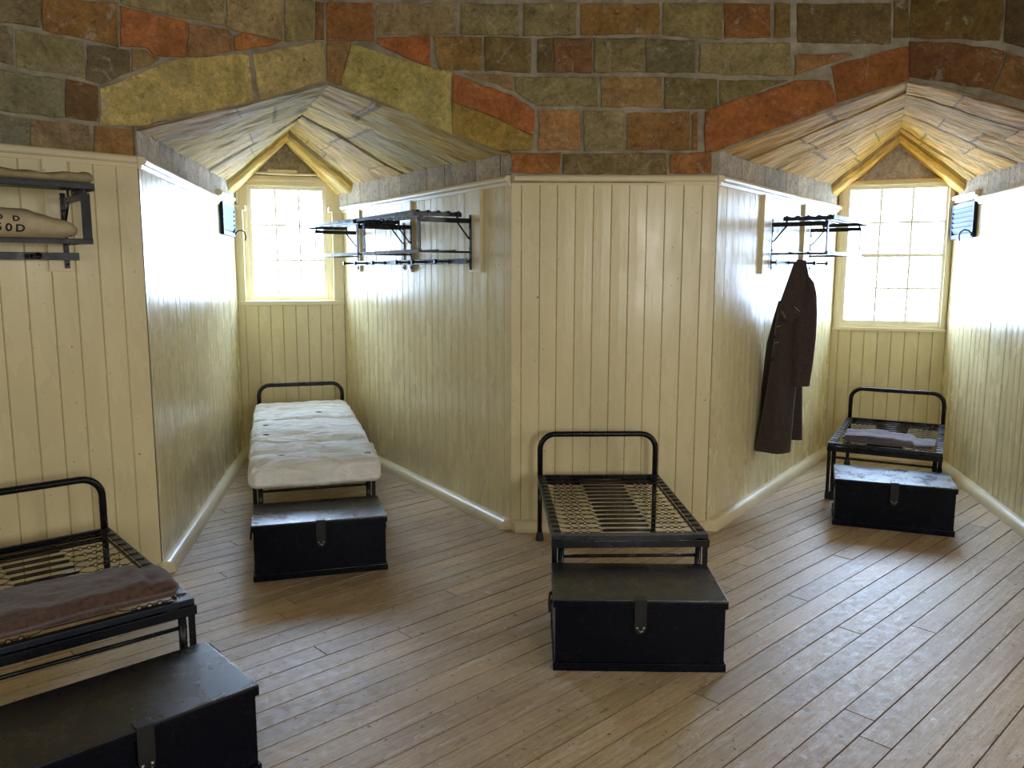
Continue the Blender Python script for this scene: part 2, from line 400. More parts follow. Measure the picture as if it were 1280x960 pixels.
# ------------------------------------------------------------------ floor and ceiling
def S(o): o['kind'] = 'structure'; return o
def build_floor():
    mb = MB(); th = math.radians(43.3); ux, uy = math.cos(th), math.sin(th)
    W_ = .119; rnd = random.Random(3); org = Vector((1.0, 3.0))
    for i in range(-62, 62):
        y0 = i*W_ + .0016; y1 = (i+1)*W_ - .0016
        x = -9 + rnd.random()*2.5
        while x < 9:
            L = rnd.uniform(1.6, 4.2); x1 = min(x+L, 9.2)
            t = rnd.uniform(.72, 1.12); c = (t*rnd.uniform(.97, 1.03), t, t*rnd.uniform(.92, 1.04)); dz = rnd.uniform(-.0012, .0012)
            def P(a, b, z=0): return (org.x + a*ux - b*uy, org.y + a*uy + b*ux, z)
            cx, cy = org.x+(x+x1)/2*ux-y0*uy, org.y+(x+x1)/2*uy+y0*ux
            if (cx-.6)**2+(cy-1.5)**2 < 9.0**2:
                g = .001; ed = .0016; ro = rnd.random()*9
                pts = [(x+g, y0), (x1-g, y0), (x1-g, y1), (x+g, y1)]
                ins = [(x+g+ed, y0+ed), (x1-g-ed, y0+ed), (x1-g-ed, y1-ed), (x+g+ed, y1-ed)]
                mb.face([P(a, b, dz) for a, b in ins], c, [(a+ro, b+ro*3) for a, b in ins])
                for k in range(4):
                    q = [pts[k], pts[(k+1) % 4], ins[(k+1) % 4], ins[k]]
                    mb.face([P(*q[0], -.004), P(*q[1], -.004), P(*q[2], dz), P(*q[3], dz)], (c[0]*.4, c[1]*.36, c[2]*.32), [(a+ro, b+ro*3) for a, b in q])
            x = x1
    fl = S(mb.build('floor', M_FLOOR))
    mb = MB(); mb.face([(-9, -8, -.006), (10, -8, -.006), (10, 11, -.006), (-9, 11, -.006)])
    g = mb.build('board_gap', M_GAP, fl)
    return fl
build_floor()
V_REAR = [D2, Vector((4.88, 2.67)), Vector((4.88, -.85)), Vector((2.4, -3.33)), Vector((-1.12, -3.33)), Vector((-3.6, -.85)), Vector((-3.6, 2.67)), A2]
mb = MB()
mb.face([(p.x, p.y, ZTOP) for p in [A2, A, KL, B, C, KR, D]+V_REAR[:-1]][::-1], (.16, .13, .09))
S(mb.build('ceiling', M_STONE))

# ------------------------------------------------------------------ boarding
def boarding(mb, W, s0, s1, z0, z1, pw=.113, bead=False, seed=0, phase=0.0, back=-.03):
    rnd = random.Random(seed); prof = []
    s = s0 - phase
    while s < s1 - 1e-4:
        e = s + pw*rnd.uniform(.97, 1.03)
        if s1 - e < pw*.35: e = s1
        t0 = rnd.uniform(-.0012, .0012); t1 = t0 + rnd.uniform(-.0012, .0012)
        pts = [(s, -.009), (s+.004, -.0005+t0)]
        if bead: pts += [(e-.024, t1), (e-.0225, -.003+t1), (e-.021, t1)]
        else: pts += [((s+e)/2, (t0+t1)/2+.0006)]
        pts += [(e-.004, t1), (e-.0002, -.009)]
        prof += [(min(max(a, s0), s1), d) for a, d in pts]
        s = e
    for (a, d), (b, e) in zip(prof, prof[1:]):
        if b-a < 1e-6: continue
        mb.face([W.p(a, d, z0), W.p(b, e, z0), W.p(b, e, z1), W.p(a, d, z1)])
    mb.face([W.p(s1, back, z0), W.p(s0, back, z0), W.p(s0, back, z1), W.p(s1, back, z1)])
    mb.face([W.p(s0, back, z1), W.p(s0, 0, z1), W.p(s1, 0, z1), W.p(s1, back, z1)])
def sweep(mb, W, s0, s1, prof, m0=0, m1=0):
    """profile (d,z) swept along a wall, ends slid by m*d for mitres"""
    n = len(prof)
    for (d, z), (e, y) in zip(prof, prof[1:]):
        mb.face([W.p(s0+m0*d, d, z), W.p(s1+m1*d, d, z), W.p(s1+m1*e, e, y), W.p(s0+m0*e, e, y)][::-1], smooth=False)
    mb.face([W.p(s0+m0*d, d, z) for d, z in prof]); mb.face([W.p(s1+m1*d, d, z) for d, z in prof][::-1])
BASE = [(0, .072)] + [(.012+.05*math.sin(t*PI/2/6), .022+.05*math.cos(t*PI/2/6)) for t in range(7)] + [(.062, 0), (0, 0)]
RAIL = [(-.03, ZR1), (.016, ZR1)] + [(.016+.021*math.sin(t*PI/6), ZR1-.021+.021*math.cos(t*PI/6)) for t in range(1, 7)] + [(.010, ZR0-.012), (0, ZR0-.012), (-.03, ZR0-.012)]
def mitre(Wa, Wb):
    """slide factor where wall a ends and wall b begins"""
    ang = math.atan2(Wa.u.x*Wb.u.y - Wa.u.y*Wb.u.x, Wa.u.dot(Wb.u))
    return math.tan(ang/2)
WA, WL1, WLB, WL2, WM, WR1, WRB, WR2, WD = Wall(A2, A), Wall(A, LB), Wall(LB, RB), Wall(RB, B), Wall(B, C), Wall(C, LC), Wall(LC, RC), Wall(RC, D), Wall(D, D2)
chain = [WA, WL1, WLB, WL2, WM, WR1, WRB, WR2, WD]
sides = ['left', 'left_bay_left', 'left_bay_end', 'left_bay_right', 'center', 'right_bay_left', 'right_bay_end', 'right_bay_right', 'right']
ends = {'left_bay_end': 1.392, 'right_bay_end': 1.176}
for k, (W, sd) in enumerate(zip(chain, sides)):
    mb = MB(); z1 = ends.get(sd, ZR0); bay = 'bay' in sd and 'end' not in sd
    boarding(mb, W, 0, W.L, 0, z1, .104 if bay else .113, bay, k+1, .05)
    if sd == 'left_bay_end':
        for a, b in ((0, .072), (.868, W.L)):     # narrow boarded panels beside the recessed window, with returns
            mb.box((a, 0, 1.392), (b, .14, ZR0), W.M(), .002)
    S(mb.build('wall_'+sd, M_PAINT))
    m0 = mitre(chain[k-1], W) if k else 0; m1 = -mitre(W, chain[k+1]) if k < 8 else 0
    mb = MB(); sweep(mb, W, 0, W.L, BASE, m0, m1); S(mb.build('baseboard_'+sd, M_TRIM))
def rail_range(sd, W):
    return {'left_bay_left': (0, 2.31), 'right_bay_right': (.62, W.L)}.get(sd, (0, W.L))
tn = 0
for k, (W, sd) in enumerate(zip(chain, sides)):
    if sd in ends: continue
    tn += 1; a, b = rail_range(sd, W)
    m0 = mitre(chain[k-1], W) if k and a == 0 and sides[k-1] not in ends else 0
    m1 = -mitre(W, chain[k+1]) if k < 8 and b == W.L and sides[k+1] not in ends else 0
    mb = MB(); sweep(mb, W, a, b, RAIL, m0, m1); S(mb.build('trim_%d' % tn, M_TRIM))
for W, a, b in ((WL1, 2.33, 3.0), (WR2, -.0, .60)):      # raised rail over each ventilator
    tn += 1; mb = MB(); sweep(mb, W, a, b, [(d, z+.055) for d, z in RAIL]); S(mb.build('trim_%d' % tn, M_TRIM))

# ------------------------------------------------------------------ stone above the boarding
TW, TM, TR = Wall(A2, KL), Wall(KL, KR), Wall(KR, D2)
LA = (A-A2).length
def base_poly(name, W, pts):
    mb = MB(); mb.face([W.p(s, -.004, z) for s, z in pts]); return S(mb.build(name, M_MORTAR))
SL = (KL-A2).length; sB = (B-KL).length; sC = (C-KL).length; SM = (KR-KL).length; sD = (D-KR).length; SR = (D2-KR).length
ZKL, ZKR = 2.841, 2.862
w1 = base_poly('wall_left_upper', TW, [(0, ZR0), (LA, ZR0), (LA, ZIMP), (SL, ZKL), (SL, ZTOP), (0, ZTOP)])
w2 = base_poly('wall_center_upper', TM, [(0, ZKL), (sB, ZIMP), (sB, ZR0), (sC, ZR0), (sC, ZIMP), (SM, ZKR), (SM, ZTOP), (0, ZTOP)])
w3 = base_poly('wall_right_upper', TR, [(0, ZKR), (sD, ZIMP), (sD, ZR0), (SR, ZR0), (SR, ZTOP), (0, ZTOP)])
def stone(mb, W, pts, col, off=0.0, seed=0):
    rnd = random.Random(int(abs(pts[0][0])*9999+pts[0][1]*777)+seed)
    # orientation counter-clockwise in (s,z)
    ar = sum(a[0]*b[1]-b[0]*a[1] for a, b in zip(pts, pts[1:]+pts[:1]))
    if ar < 0: pts = pts[::-1]
    cx = sum(p[0] for p in pts)/len(pts); cz = sum(p[1] for p in pts)/len(pts)
    ring = []
    for a, b in zip(pts, pts[1:]+pts[:1]):
        L = math.hypot(b[0]-a[0], b[1]-a[1]); n = max(1, int(L/.05))
        for k in range(n):
            t = k/n; j = .0045
            ring.append((a[0]+(b[0]-a[0])*t+rnd.uniform(-j, j), a[1]+(b[1]-a[1])*t+rnd.uniform(-j, j)))
    h = rnd.uniform(.004, .014)
    def ins(q, d):
        L = math.hypot(q[0]-cx, q[1]-cz) or 1; f = max(.0, 1-d/L); return (cx+(q[0]-cx)*f, cz+(q[1]-cz)*f)
    r0 = [(q[0], -.01, q[1]) for q in ring]; r1 = [(*ins(q, .002), h*.65) for q in ring]; r2 = [(*ins(q, .011), h) for q in ring]
    V = lambda s, z, d: W.p(s+off, d, z)
    n = len(ring)
    for k in range(n):
        m = (k+1) % n
        mb.face([W.p(r0[k][0]+off, -.01, r0[k][2]), W.p(r0[m][0]+off, -.01, r0[m][2]), V(r1[m][0], r1[m][1], r1[m][2]), V(r1[k][0], r1[k][1], r1[k][2])], col)
        mb.face([V(*r1[k]), V(*r1[m]), V(*r2[m]), V(*r2[k])], col, smooth=True)
    mb.face([V(*q) for q in r2], col)
def stone_col(c):
    r, g, b = lin(c)[:3]; m = (r+g+b)/3; k = .24
    gain = 2.45 - .85*min(1, max(0, (c[0]-c[2]-45)/70)) + (.25 if c[1] > c[0]*.86 else 0)
    yel = c[1] > c[0]*.86 and c[0]-c[2] > 38
    if yel: gain = 3.1
    return tuple(min(.8, (v*(1-k)+m*k)*gain*t) for v, t in ((r, .95), (g, .93), (b, .85 if yel else .66)))
mbs = {'L': MB(), 'M': MB(), 'R': MB()}; WW = {'L': TW, 'M': TM, 'R': TR}; offs = {'L': LA, 'M': 0, 'R': 0}
for pl, pts, c in STONES:
    stone(mbs[pl], WW[pl], [tuple(p) for p in pts], stone_col(c), offs[pl])
PAL = [(98,88,70), (118,88,50), (88,72,50), (104,94,70), (112,84,52), (80,68,52)]
def courses(pl, s0, s1, z0, z1, seed):
    rnd = random.Random(seed); z = z0
    while z < z1-.05:
        h = min(.215, z1-z); s = s0 - rnd.random()*.2
        while s < s1-.04:
            L = rnd.uniform(.24, .55); e = min(s+L, s1)
            if e - s > .08:
                a, b = max(s, s0)+.008, e-.008
                if b > a+.03: stone(mbs[pl], WW[pl], [(a, z+.008), (b, z+.008), (b, z+h-.008), (a, z+h-.008)], stone_col(rnd.choice(PAL)), 0)
            s = e
        z += h
courses('L', 0, LA-.66, 2.42, ZTOP, 5); courses('L', LA-.65, SL-.02, 3.36, ZTOP, 6); courses('L', 0, LA-.65, 2.30, 2.42, 9)
courses('M', .0, SM, 3.37, ZTOP, 7)
courses('R', .62, SR, 2.95, ZTOP, 8); courses('R', .0, .62, 3.37, ZTOP, 11); courses('R', sD+.02, SR, 2.30, 2.95, 12)
for k, par in (('L', w1), ('M', w2), ('R', w3)): mbs[k].build('stonework', M_STONE, par)

# bays: stone strips, gabled soffits, end walls
LM = (LB+RB)/2; RM = (LC+RC)/2
def strip(name, W, P, Q, z0a, z0b, col, ext=.16):
    mb = MB(); rnd = random.Random(hash(name) % 97 if False else len(name)*7+int(W.L*100)); s = 0; L = W.L+ (ext if P else 0); a0 = -ext if Q else 0
    s = a0
    while s < L-1e-3:
        e = min(L, s+rnd.uniform(.28, .5)); t = rnd.uniform(.8, 1.15)
        def zt(x): return z0a+(z0b-z0a)*min(max(x/W.L, 0), 1) + .06
        n = 4
        for k in range(n):
            x0 = s+.004+(e-s-.008)*k/n; x1 = s+.004+(e-s-.008)*(k+1)/n
            d0 = -.004+.006*nz((x0, k, 1), 3); 
            mb.face([W.p(x0, -.004, ZR0), W.p(x1, -.004, ZR0), W.p(x1, -.004, zt(x1)), W.p(x0, -.004, zt(x0))], tuple(v*t for v in col))
        mb.face([W.p(s-.01, -.012, ZR0), W.p(e+.01, -.012, ZR0), W.p(e+.01, -.012, zt(e)), W.p(s-.01, -.012, zt(s))], (.10, .085, .06))
        s = e
    return S(mb.build(name, M_STONE))
STRIPC = (.56, .48, .35)
strip('wall_left_bay_left_upper', WL1, True, False, ZIMP, 2.49, STRIPC)
strip('wall_left_bay_right_upper', WL2, False, True, 2.49, ZIMP, STRIPC)
strip('wall_right_bay_left_upper', WR1, True, False, ZIMP, 2.47, STRIPC)
strip('wall_right_bay_right_upper', WR2, False, True, 2.47, ZIMP, STRIPC)
def soffit(name, P0, P1, K, E, zb0, zb1, zk0, zk1, tint, seed, flip):
    """P0->P1 springing line front to back, K->E ridge front to back"""
    mb = MB(); e = (E-K).normalized()*.16
    P1 = P1 + (P1-P0).normalized()*.16; E = E + e
    rnd = random.Random(seed)
    bands = [0]; 
    while bands[-1] < .86: bands.append(min(.86, bands[-1]+rnd.uniform(.13, .26)))
    joints = [sorted([rnd.uniform(.15, .85) for _ in range(rnd.choice((1, 1, 2)))]) for _ in bands]
    cols = [[(lambda t: (t*rnd.uniform(.95, 1.08), t, t*rnd.uniform(.8, 1.12)))(rnd.uniform(.85, 1.12)) for _ in range(4)] for _ in bands]
    step = [rnd.uniform(-.008, .008) for _ in bands]
    def band(v):
        for k in range(len(bands)-1):
            if v < bands[k+1]: return k
        return len(bands)-1
    def surf(u, v):
        a = P0.lerp(P1, v); b = K.lerp(E, v); q = a.lerp(b, u)
        vv = v
        z = (zb0+(zb1-zb0)*v)*(1-u) + (zk0+(zk1-zk0)*v)*u
        if v > .865: z -= .075*min(1, (v-.865)/.012)**.5 if v > .865 else 0
        else:
            k = band(v); z += step[k]
            edge = min(abs(v-x) for x in bands)*2.4
            if edge < .012: z += .012*(1-edge/.012)
            amp = 1
            z += .013*nz((u*2.2, v*26, seed), 1) + .009*nz((u*7, v*70, seed+5), 1) + .006*abs(nz((u*14, v*60, seed+9), 1))
        z += .012*nz((u*3, v*4, seed+2), 1)
        return (q.x, q.y, z)
    def col(u, v):
        if v > .865: c = (1.08, 1.04, .84); t = .95+.1*nz((u*6, v*9, seed), 1); return tuple(x*t*y for x, y in zip(c, tint))  # rib by the window: its bright yellow light put into the colour
        k = band(v); j = sum(1 for x in joints[k] if x < u); c = cols[k][j % 4]
        if min(abs(v-x) for x in bands) < .006 or (joints[k] and min(abs(u-x) for x in joints[k]) < .010): c = tuple(q*.55 for q in c)
        return tuple(x*y for x, y in zip(c, tint))
    mb.grid(surf, 70, 150, col, True, (lambda u, v: (u*1.1+seed, v*2.6)))
    if flip:
        for f in mb.f: f.reverse()
        for w in mb.uv: w.reverse()
    return S(mb.build(name, M_SOFFIT))
soffit('ceiling_left_bay_left', A, LB, KL, LM, ZIMP, 2.49, ZKL, 2.95, (.95, .97, 1.0), 1, True)
soffit('ceiling_left_bay_right', B, RB, KL, LM, ZIMP, 2.49, ZKL, 2.95, (1.0, 1.0, .95), 2, False)
soffit('ceiling_right_bay_left', C, LC, KR, RM, ZIMP, 2.47, ZKR, 2.90, (1.12, .98, .74), 3, True)
soffit('ceiling_right_bay_right', D, RC, KR, RM, ZIMP, 2.47, ZKR, 2.90, (1.18, .98, .60), 4, False)

# ------------------------------------------------------------------ windows
def window(n, W, rec, s0, s1, z0, z1, cas, zc_top, g0, g1, gz0, gz1, rows, sill, label_room):
    """casing s0..s1,z0..zc_top ; glass g0..g1,gz0..gz1 ; rec = depth of the casing face behind the boarding"""
    M = W.M()
    mb = MB()
    y0, y1 = rec, rec+.06
    mb.box((s0, y0, z0), (g0-.035, y1+.05, zc_top), M, .004); mb.box((g1+.035, y0, z0), (s1, y1+.05, zc_top), M, .004)
    mb.box((g0-.036, y0+.0005, gz1+.035), (g1+.036, y1+.05, zc_top-.0005), M, .004); mb.box((g0-.036, y0+.0005, z0), (g1+.036, y1+.05, gz0-.04), M, .004)
    mb.box((s0+.02, y0-.012, z0), (s0+.045, y0+.002, zc_top-.02), M, .003); mb.box((s1-.045, y0-.012, z0), (s1-.02, y0+.002, zc_top-.02), M, .003)
    mb.box((s0+.02, y0-.012, zc_top-.045), (s1-.02, y0+.002, zc_top-.02), M, .003)
    # blocks closing the reveal outside the room
    mb.box((-.2, y1+.03, z0-.25), (s0+.03, y1+.12, zc_top+.5), M); mb.box((s1-.03, y1+.03, z0-.25), (W.L+.2, y1+.12, zc_top+.5), M)
    mb.box((-.2, y1+.03, z0-.4), (W.L+.2, y1+.12, z0+.02), M); mb.box((-.2, y1+.03, zc_top-.03), (W.L+.2, y1+.12, zc_top+.6), M)
    win = S(mb.build('window_%d' % n, M_TRIM))
    mb = MB(); ys0, ys1 = y0+.022, y0+.055
    mb.box((g0-.036, ys0, gz0-.041), (g0, ys1, gz1+.036), M, .003); mb.box((g1, ys0, gz0-.041), (g1+.036, ys1, gz1+.036), M, .003)
    mb.box((g0-.001, ys0, gz1), (g1+.001, ys1, gz1+.036), M, .003); mb.box((g0-.001, ys0, gz0-.041), (g1+.001, ys1, gz0), M, .003)
    mid = rows//2 if rows % 2 == 0 else None
    for r in range(1, rows):
        zz = gz0+(gz1-gz0)*r/rows; t = .015 if r == mid else .009
        mb.box((g0-.001, ys0+.004, zz-t), (g1+.001, ys1-.004, zz+t), M, .002)
    for c in (1, 2):
        ss = g0+(g1-g0)*c/3; mb.box((ss-.009, ys0+.005, gz0-.001), (ss+.009, ys1-.005, gz1+.001), M, .002)
    mb.build('sash', M_SASH, win)
    mb = MB(); mb.box((g0-.004, ys0+.015, gz0-.004), (g1+.004, ys0+.018, gz1+.004), M); mb.build('pane', M_GLASS, win)
    mb = MB(); mb.box((-.0, -.022, sill[0]), (W.L, max(rec, 0)+.02, sill[1]), M, .006); mb.build('sill', M_TRIM, win)
    return win
window(1, WLB, .13, .012, .949, 1.40, 2.58, None, 2.58, .148, .785, 1.485, 2.455, 3, (1.392, 1.432), 'L')
window(2, WRB, 0.0, .004, .940, 1.205, 2.52, None, 2.52, .100, .872, 1.27, 2.44, 4, (1.176, 1.206), 'R')
# capping blocks on the narrow panels of the left bay
for a, b in ((-.0, .10), (.835, WLB.L)):
    tn += 1; mb = MB(); mb.box((a, -.02, ZR0), (b, .12, ZR0+.045), WLB.M(), .006); S(mb.build('trim_%d' % tn, M_TRIM))
def end_stone(name, W, rec, zs, zt, color, seed, sl, sr, zc):
    mb = MB()
    for (a, b, z0, z1, nu, nv) in ((-.18, sl, zs, zc, 5, 12), (sr, W.L+.18, zs, zc, 5, 12), (-.18, W.L+.18, zc, zt, 44, 20)):
        def P(u, v):
            s_ = a+(b-a)*u; z = z0+(z1-z0)*v; q = W.p(s_, -rec, z); d = .012*nz((s_*3, z*3, seed), 1.5)+.006*nz((s_*12, z*12, seed), 1)
            return (q.x+W.n.x*d, q.y+W.n.y*d, q.z)
        mb.grid(P, nu, nv, lambda u, v: color, True)
    return S(mb.build(name, M_STONE))
end_stone('wall_left_bay_end_upper', WLB, .185, 2.26, 3.1, (.52, .47, .37), 3, .03, .93, 2.56)
end_stone('wall_right_bay_end_upper', WRB, .055, 2.20, 3.0, (.66, .62, .64), 4, .01, .935, 2.50)
mb = MB()
M_ = WLB.M(); mb.box((.30, .10, 2.585), (.57, .145, 2.635), M_, .006)
tn += 1; S(mb.build('trim_%d' % tn, M_TRIM))
mb = MB()     # painted pipe-like bead round the head of the left window
pts = [WLB.p(.02, -.105, 2.32), WLB.p(.02, -.105, 2.56), WLB.p(.06, -.105, 2.605), WLB.p(.30, -.105, 2.60), WLB.p(.55, -.105, 2.595), WLB.p(.88, -.105, 2.60), WLB.p(.935, -.105, 2.55), WLB.p(.94, -.105, 2.32)]
mb.tube(pts, .012, 8); tn += 1; S(mb.build('trim_%d' % tn, M_TRIM))

# vertical battens behind the shelves
def batten(W, a, b, z0, z1):
    global tn
    tn += 1; mb = MB(); mb.box((a, -.022, z0), (b, .001, z1), W.M(), .002); S(mb.build('trim_%d' % tn, M_TRIM))
for a, b in ((2.44, 2.60), (1.38, 1.52), (.31, .46)): batten(WL2, a, b, 1.70, ZR0-.005)
for a, b in ((.82, .975), (1.80, 1.95)): batten(WR1, a, b, 1.69, ZR0-.005)
for a in (LA-.46, LA-1.22): batten(WA, a, a+.11, 1.70, ZR0-.005)

# unseen blocks added behind the linings to keep sky light from leaking in
mb = MB()
for W, e0, e1, zt in ((WA, .2, 0, 3.1), (WL1, 0, .22, 3.1), (WL2, .22, 0, 3.1), (WM, 0, 0, 3.1), (WR1, 0, .22, 3.1), (WR2, .22, 0, 3.1), (WD, 0, .2, 3.1)):
    mb.box((-e0, .035, -.2), (W.L+e1, .30, zt), W.M())
for W, y, in ((WLB, .15), (WRB, .035)):
    mb.box((-.35, .035, -.2), (W.L+.35, .34, 1.17), W.M()); mb.box((-.40, y, 1.16), (-.002, .34, 3.1), W.M()); mb.box((W.L+.002, y, 1.16), (W.L+.40, .34, 3.1), W.M())
mb.box((-.35, .035, 1.16), (WLB.L+.35, .34, 1.385), WLB.M())
for W, e0, e1 in ((TW, .2, .15), (TM, .15, .15), (TR, .15, .2)): mb.box((-e0, .03, 3.0), (W.L+e1, .3, ZTOP+.2), W.M())
for P, K, Q, U, V_ in ((A, KL, B, RB, LB), (C, KR, D, RC, LC)):
    m = (U+V_)/2; k = (m-K).normalized(); o1 = (V_-P).normalized()*.5; o2 = (U-Q).normalized()*.5
    poly = [P, K, Q, U+o2, V_+o1]; c = sum((p for p in poly), Vector((0, 0)))/5
    poly = [K+k*.02]+[p for p in (Q+(Q-P).normalized()*.12+k*.1, U+o2+(U-V_).normalized()*.3, V_+o1+(V_-U).normalized()*.3, P+(P-Q).normalized()*.12+k*.1)]
    n = len(poly); vs = [(p.x, p.y, 3.0) for p in poly]+[(p.x, p.y, 3.2) for p in poly]
    mb.idx(vs, [list(range(n)), list(range(n, 2*n))[::-1]]+[[j, j+n, (j+1) % n+n, (j+1) % n] for j in range(n)], smooth=False)
S(mb.build('wall_light_block', M_MORTAR))

# unseen side and rear walls of the room
names = ['right_side', 'right_rear_side', 'rear_right', 'rear', 'rear_left', 'left_rear_side', 'left_side']
for nme, P, Q in zip(names, V_REAR, V_REAR[1:]):
    W = Wall(P, Q); mb = MB(); boarding(mb, W, 0, W.L, 0, ZR0, .113, False, 5)
    w = S(mb.build('wall_'+nme, M_PAINT))
    mb = MB(); mb.face([W.p(0, 0, ZR0), W.p(W.L, 0, ZR0), W.p(W.L, 0, ZTOP), W.p(0, 0, ZTOP)], (.30, .24, .15)); mb.build('stonework', M_STONE, w)

# ------------------------------------------------------------------ trunks
def make_trunk(label, loc, rz, seed=0):
    """origin at the centre of the front bottom edge, local +y to the back"""
    w, dp, h = .736, .432, .323
    t = empty('storage_trunk', loc, rz, label, 'trunk', 'black wooden trunks at the feet of the beds')
    mb = MB(); mb.box((-w/2+.006, .006, .012), (w/2-.006, dp-.006, h-.030), bev=.003)
    mb.build('body', M_TRUNK, t)
    mb = MB(); th = .009
    mb.box((-w/2-.002, -.003, 0), (w/2+.002, th, .036), bev=.002); mb.box((-w/2-.002, dp-th, 0), (w/2+.002, dp+.003, .036), bev=.002)
    mb.box((-w/2-.0025, 0, .0005), (-w/2+th, dp, .0355), bev=.002); mb.box((w/2-th, 0, .0005), (w/2+.0025, dp, .0355), bev=.002)
    mb.build('plinth', M_TRUNK, t)
    mb = MB(); mb.box((-w/2-.003, -.004, h-.010), (w/2+.003, dp+.004, h), bev=.003)
    mb.build('lid', M_LID, t); mb = MB()
    mb.box((-w/2-.003, -.0045, h-.038), (w/2+.003, .005, h-.008), bev=.002); mb.box((-w/2-.003, dp-.005, h-.038), (w/2+.003, dp+.0045, h-.008), bev=.002)
    mb.box((-w/2-.0035, 0, h-.0375), (-w/2+.005, dp, h-.008), bev=.002); mb.box((w/2-.005, 0, h-.0375), (w/2+.0035, dp, h-.008), bev=.002)
    mb.build('lid_rim', M_TRUNK, t)
    mb = MB()
    mb.box((-.026, -.0095, h-.105), (.026, -.0045, h+.0015), bev=.0015); mb.box((-.026, -.0085, h+.0005), (.026, .035, h+.0045), bev=.0015)
    # tapered tongue
    vs = [(-.026, -.0095, h-.103), (.026, -.0095, h-.103), (.022, -.0095, h-.135), (.010, -.0095, h-.150), (-.010, -.0095, h-.150), (-.022, -.0095, h-.135)]
    mb.idx(vs+[(x, -.0045, z) for x, y, z in vs], [[5, 4, 3, 2, 1, 0], [6, 7, 8, 9, 10, 11]]+[[k, (k+1) % 6, (k+1) % 6+6, k+6] for k in range(6)], smooth=False)
    hs = mb.build('hasp', M_HASP, t)
    mb = MB()
    for x in (-.014, .014): mb.lathe([(.0, -.001), (.006, 0), (.005, .003), (.0, .004)], 10, Matrix.Translation((x, -.0095, h-.122)) @ Matrix.Rotation(PI/2, 4, 'X'))
    mb.tube([(-.008, -.010, h-.128), (-.008, -.022, h-.130), (0, -.028, h-.131), (.008, -.022, h-.130), (.008, -.010, h-.128)], .003, 6)
    st = mb.build('staple', M_BRIGHT, hs)
    for s in (-1, 1):
        mb = MB(); x = s*(w/2-.006)
        mb.box((min(x, x+s*.006), dp/2-.055, h-.10), (max(x, x+s*.006), dp/2+.055, h-.065), bev=.0015)
        for y in (-.045, .045): mb.lathe([(.009, 0), (.009, .012), (.005, .016), (.0, .017)], 10, Matrix.Translation((x+s*.004, dp/2+y, h-.082)) @ Matrix.Rotation(s*PI/2, 4, 'Y'))
        mb.tube([(x+s*.016, dp/2-.045, h-.082), (x+s*.019, dp/2-.046, h-.105), (x+s*.021, dp/2-.036, h-.135), (x+s*.021, dp/2+.036, h-.135), (x+s*.019, dp/2+.046, h-.105), (x+s*.016, dp/2+.045, h-.082)], .005, 8)
        mb.build('handle', M_HASP, t)
    return t
make_trunk('black wooden trunk at the foot of the bare bed by the middle boarded wall', (.5485, 3.263, 0), -.0228)
make_trunk('black wooden trunk at the foot of the bed with the cream mattress', (-1.0692, 4.3581, 0), .2816)
make_trunk('black wooden trunk below the right-hand window bed with the mauve blanket', (2.5291, 5.1772, 0), -.365)
make_trunk('large black wooden trunk in the near left corner, cut off by the picture edge', (-1.1229, 2.2967, 0), .7577)

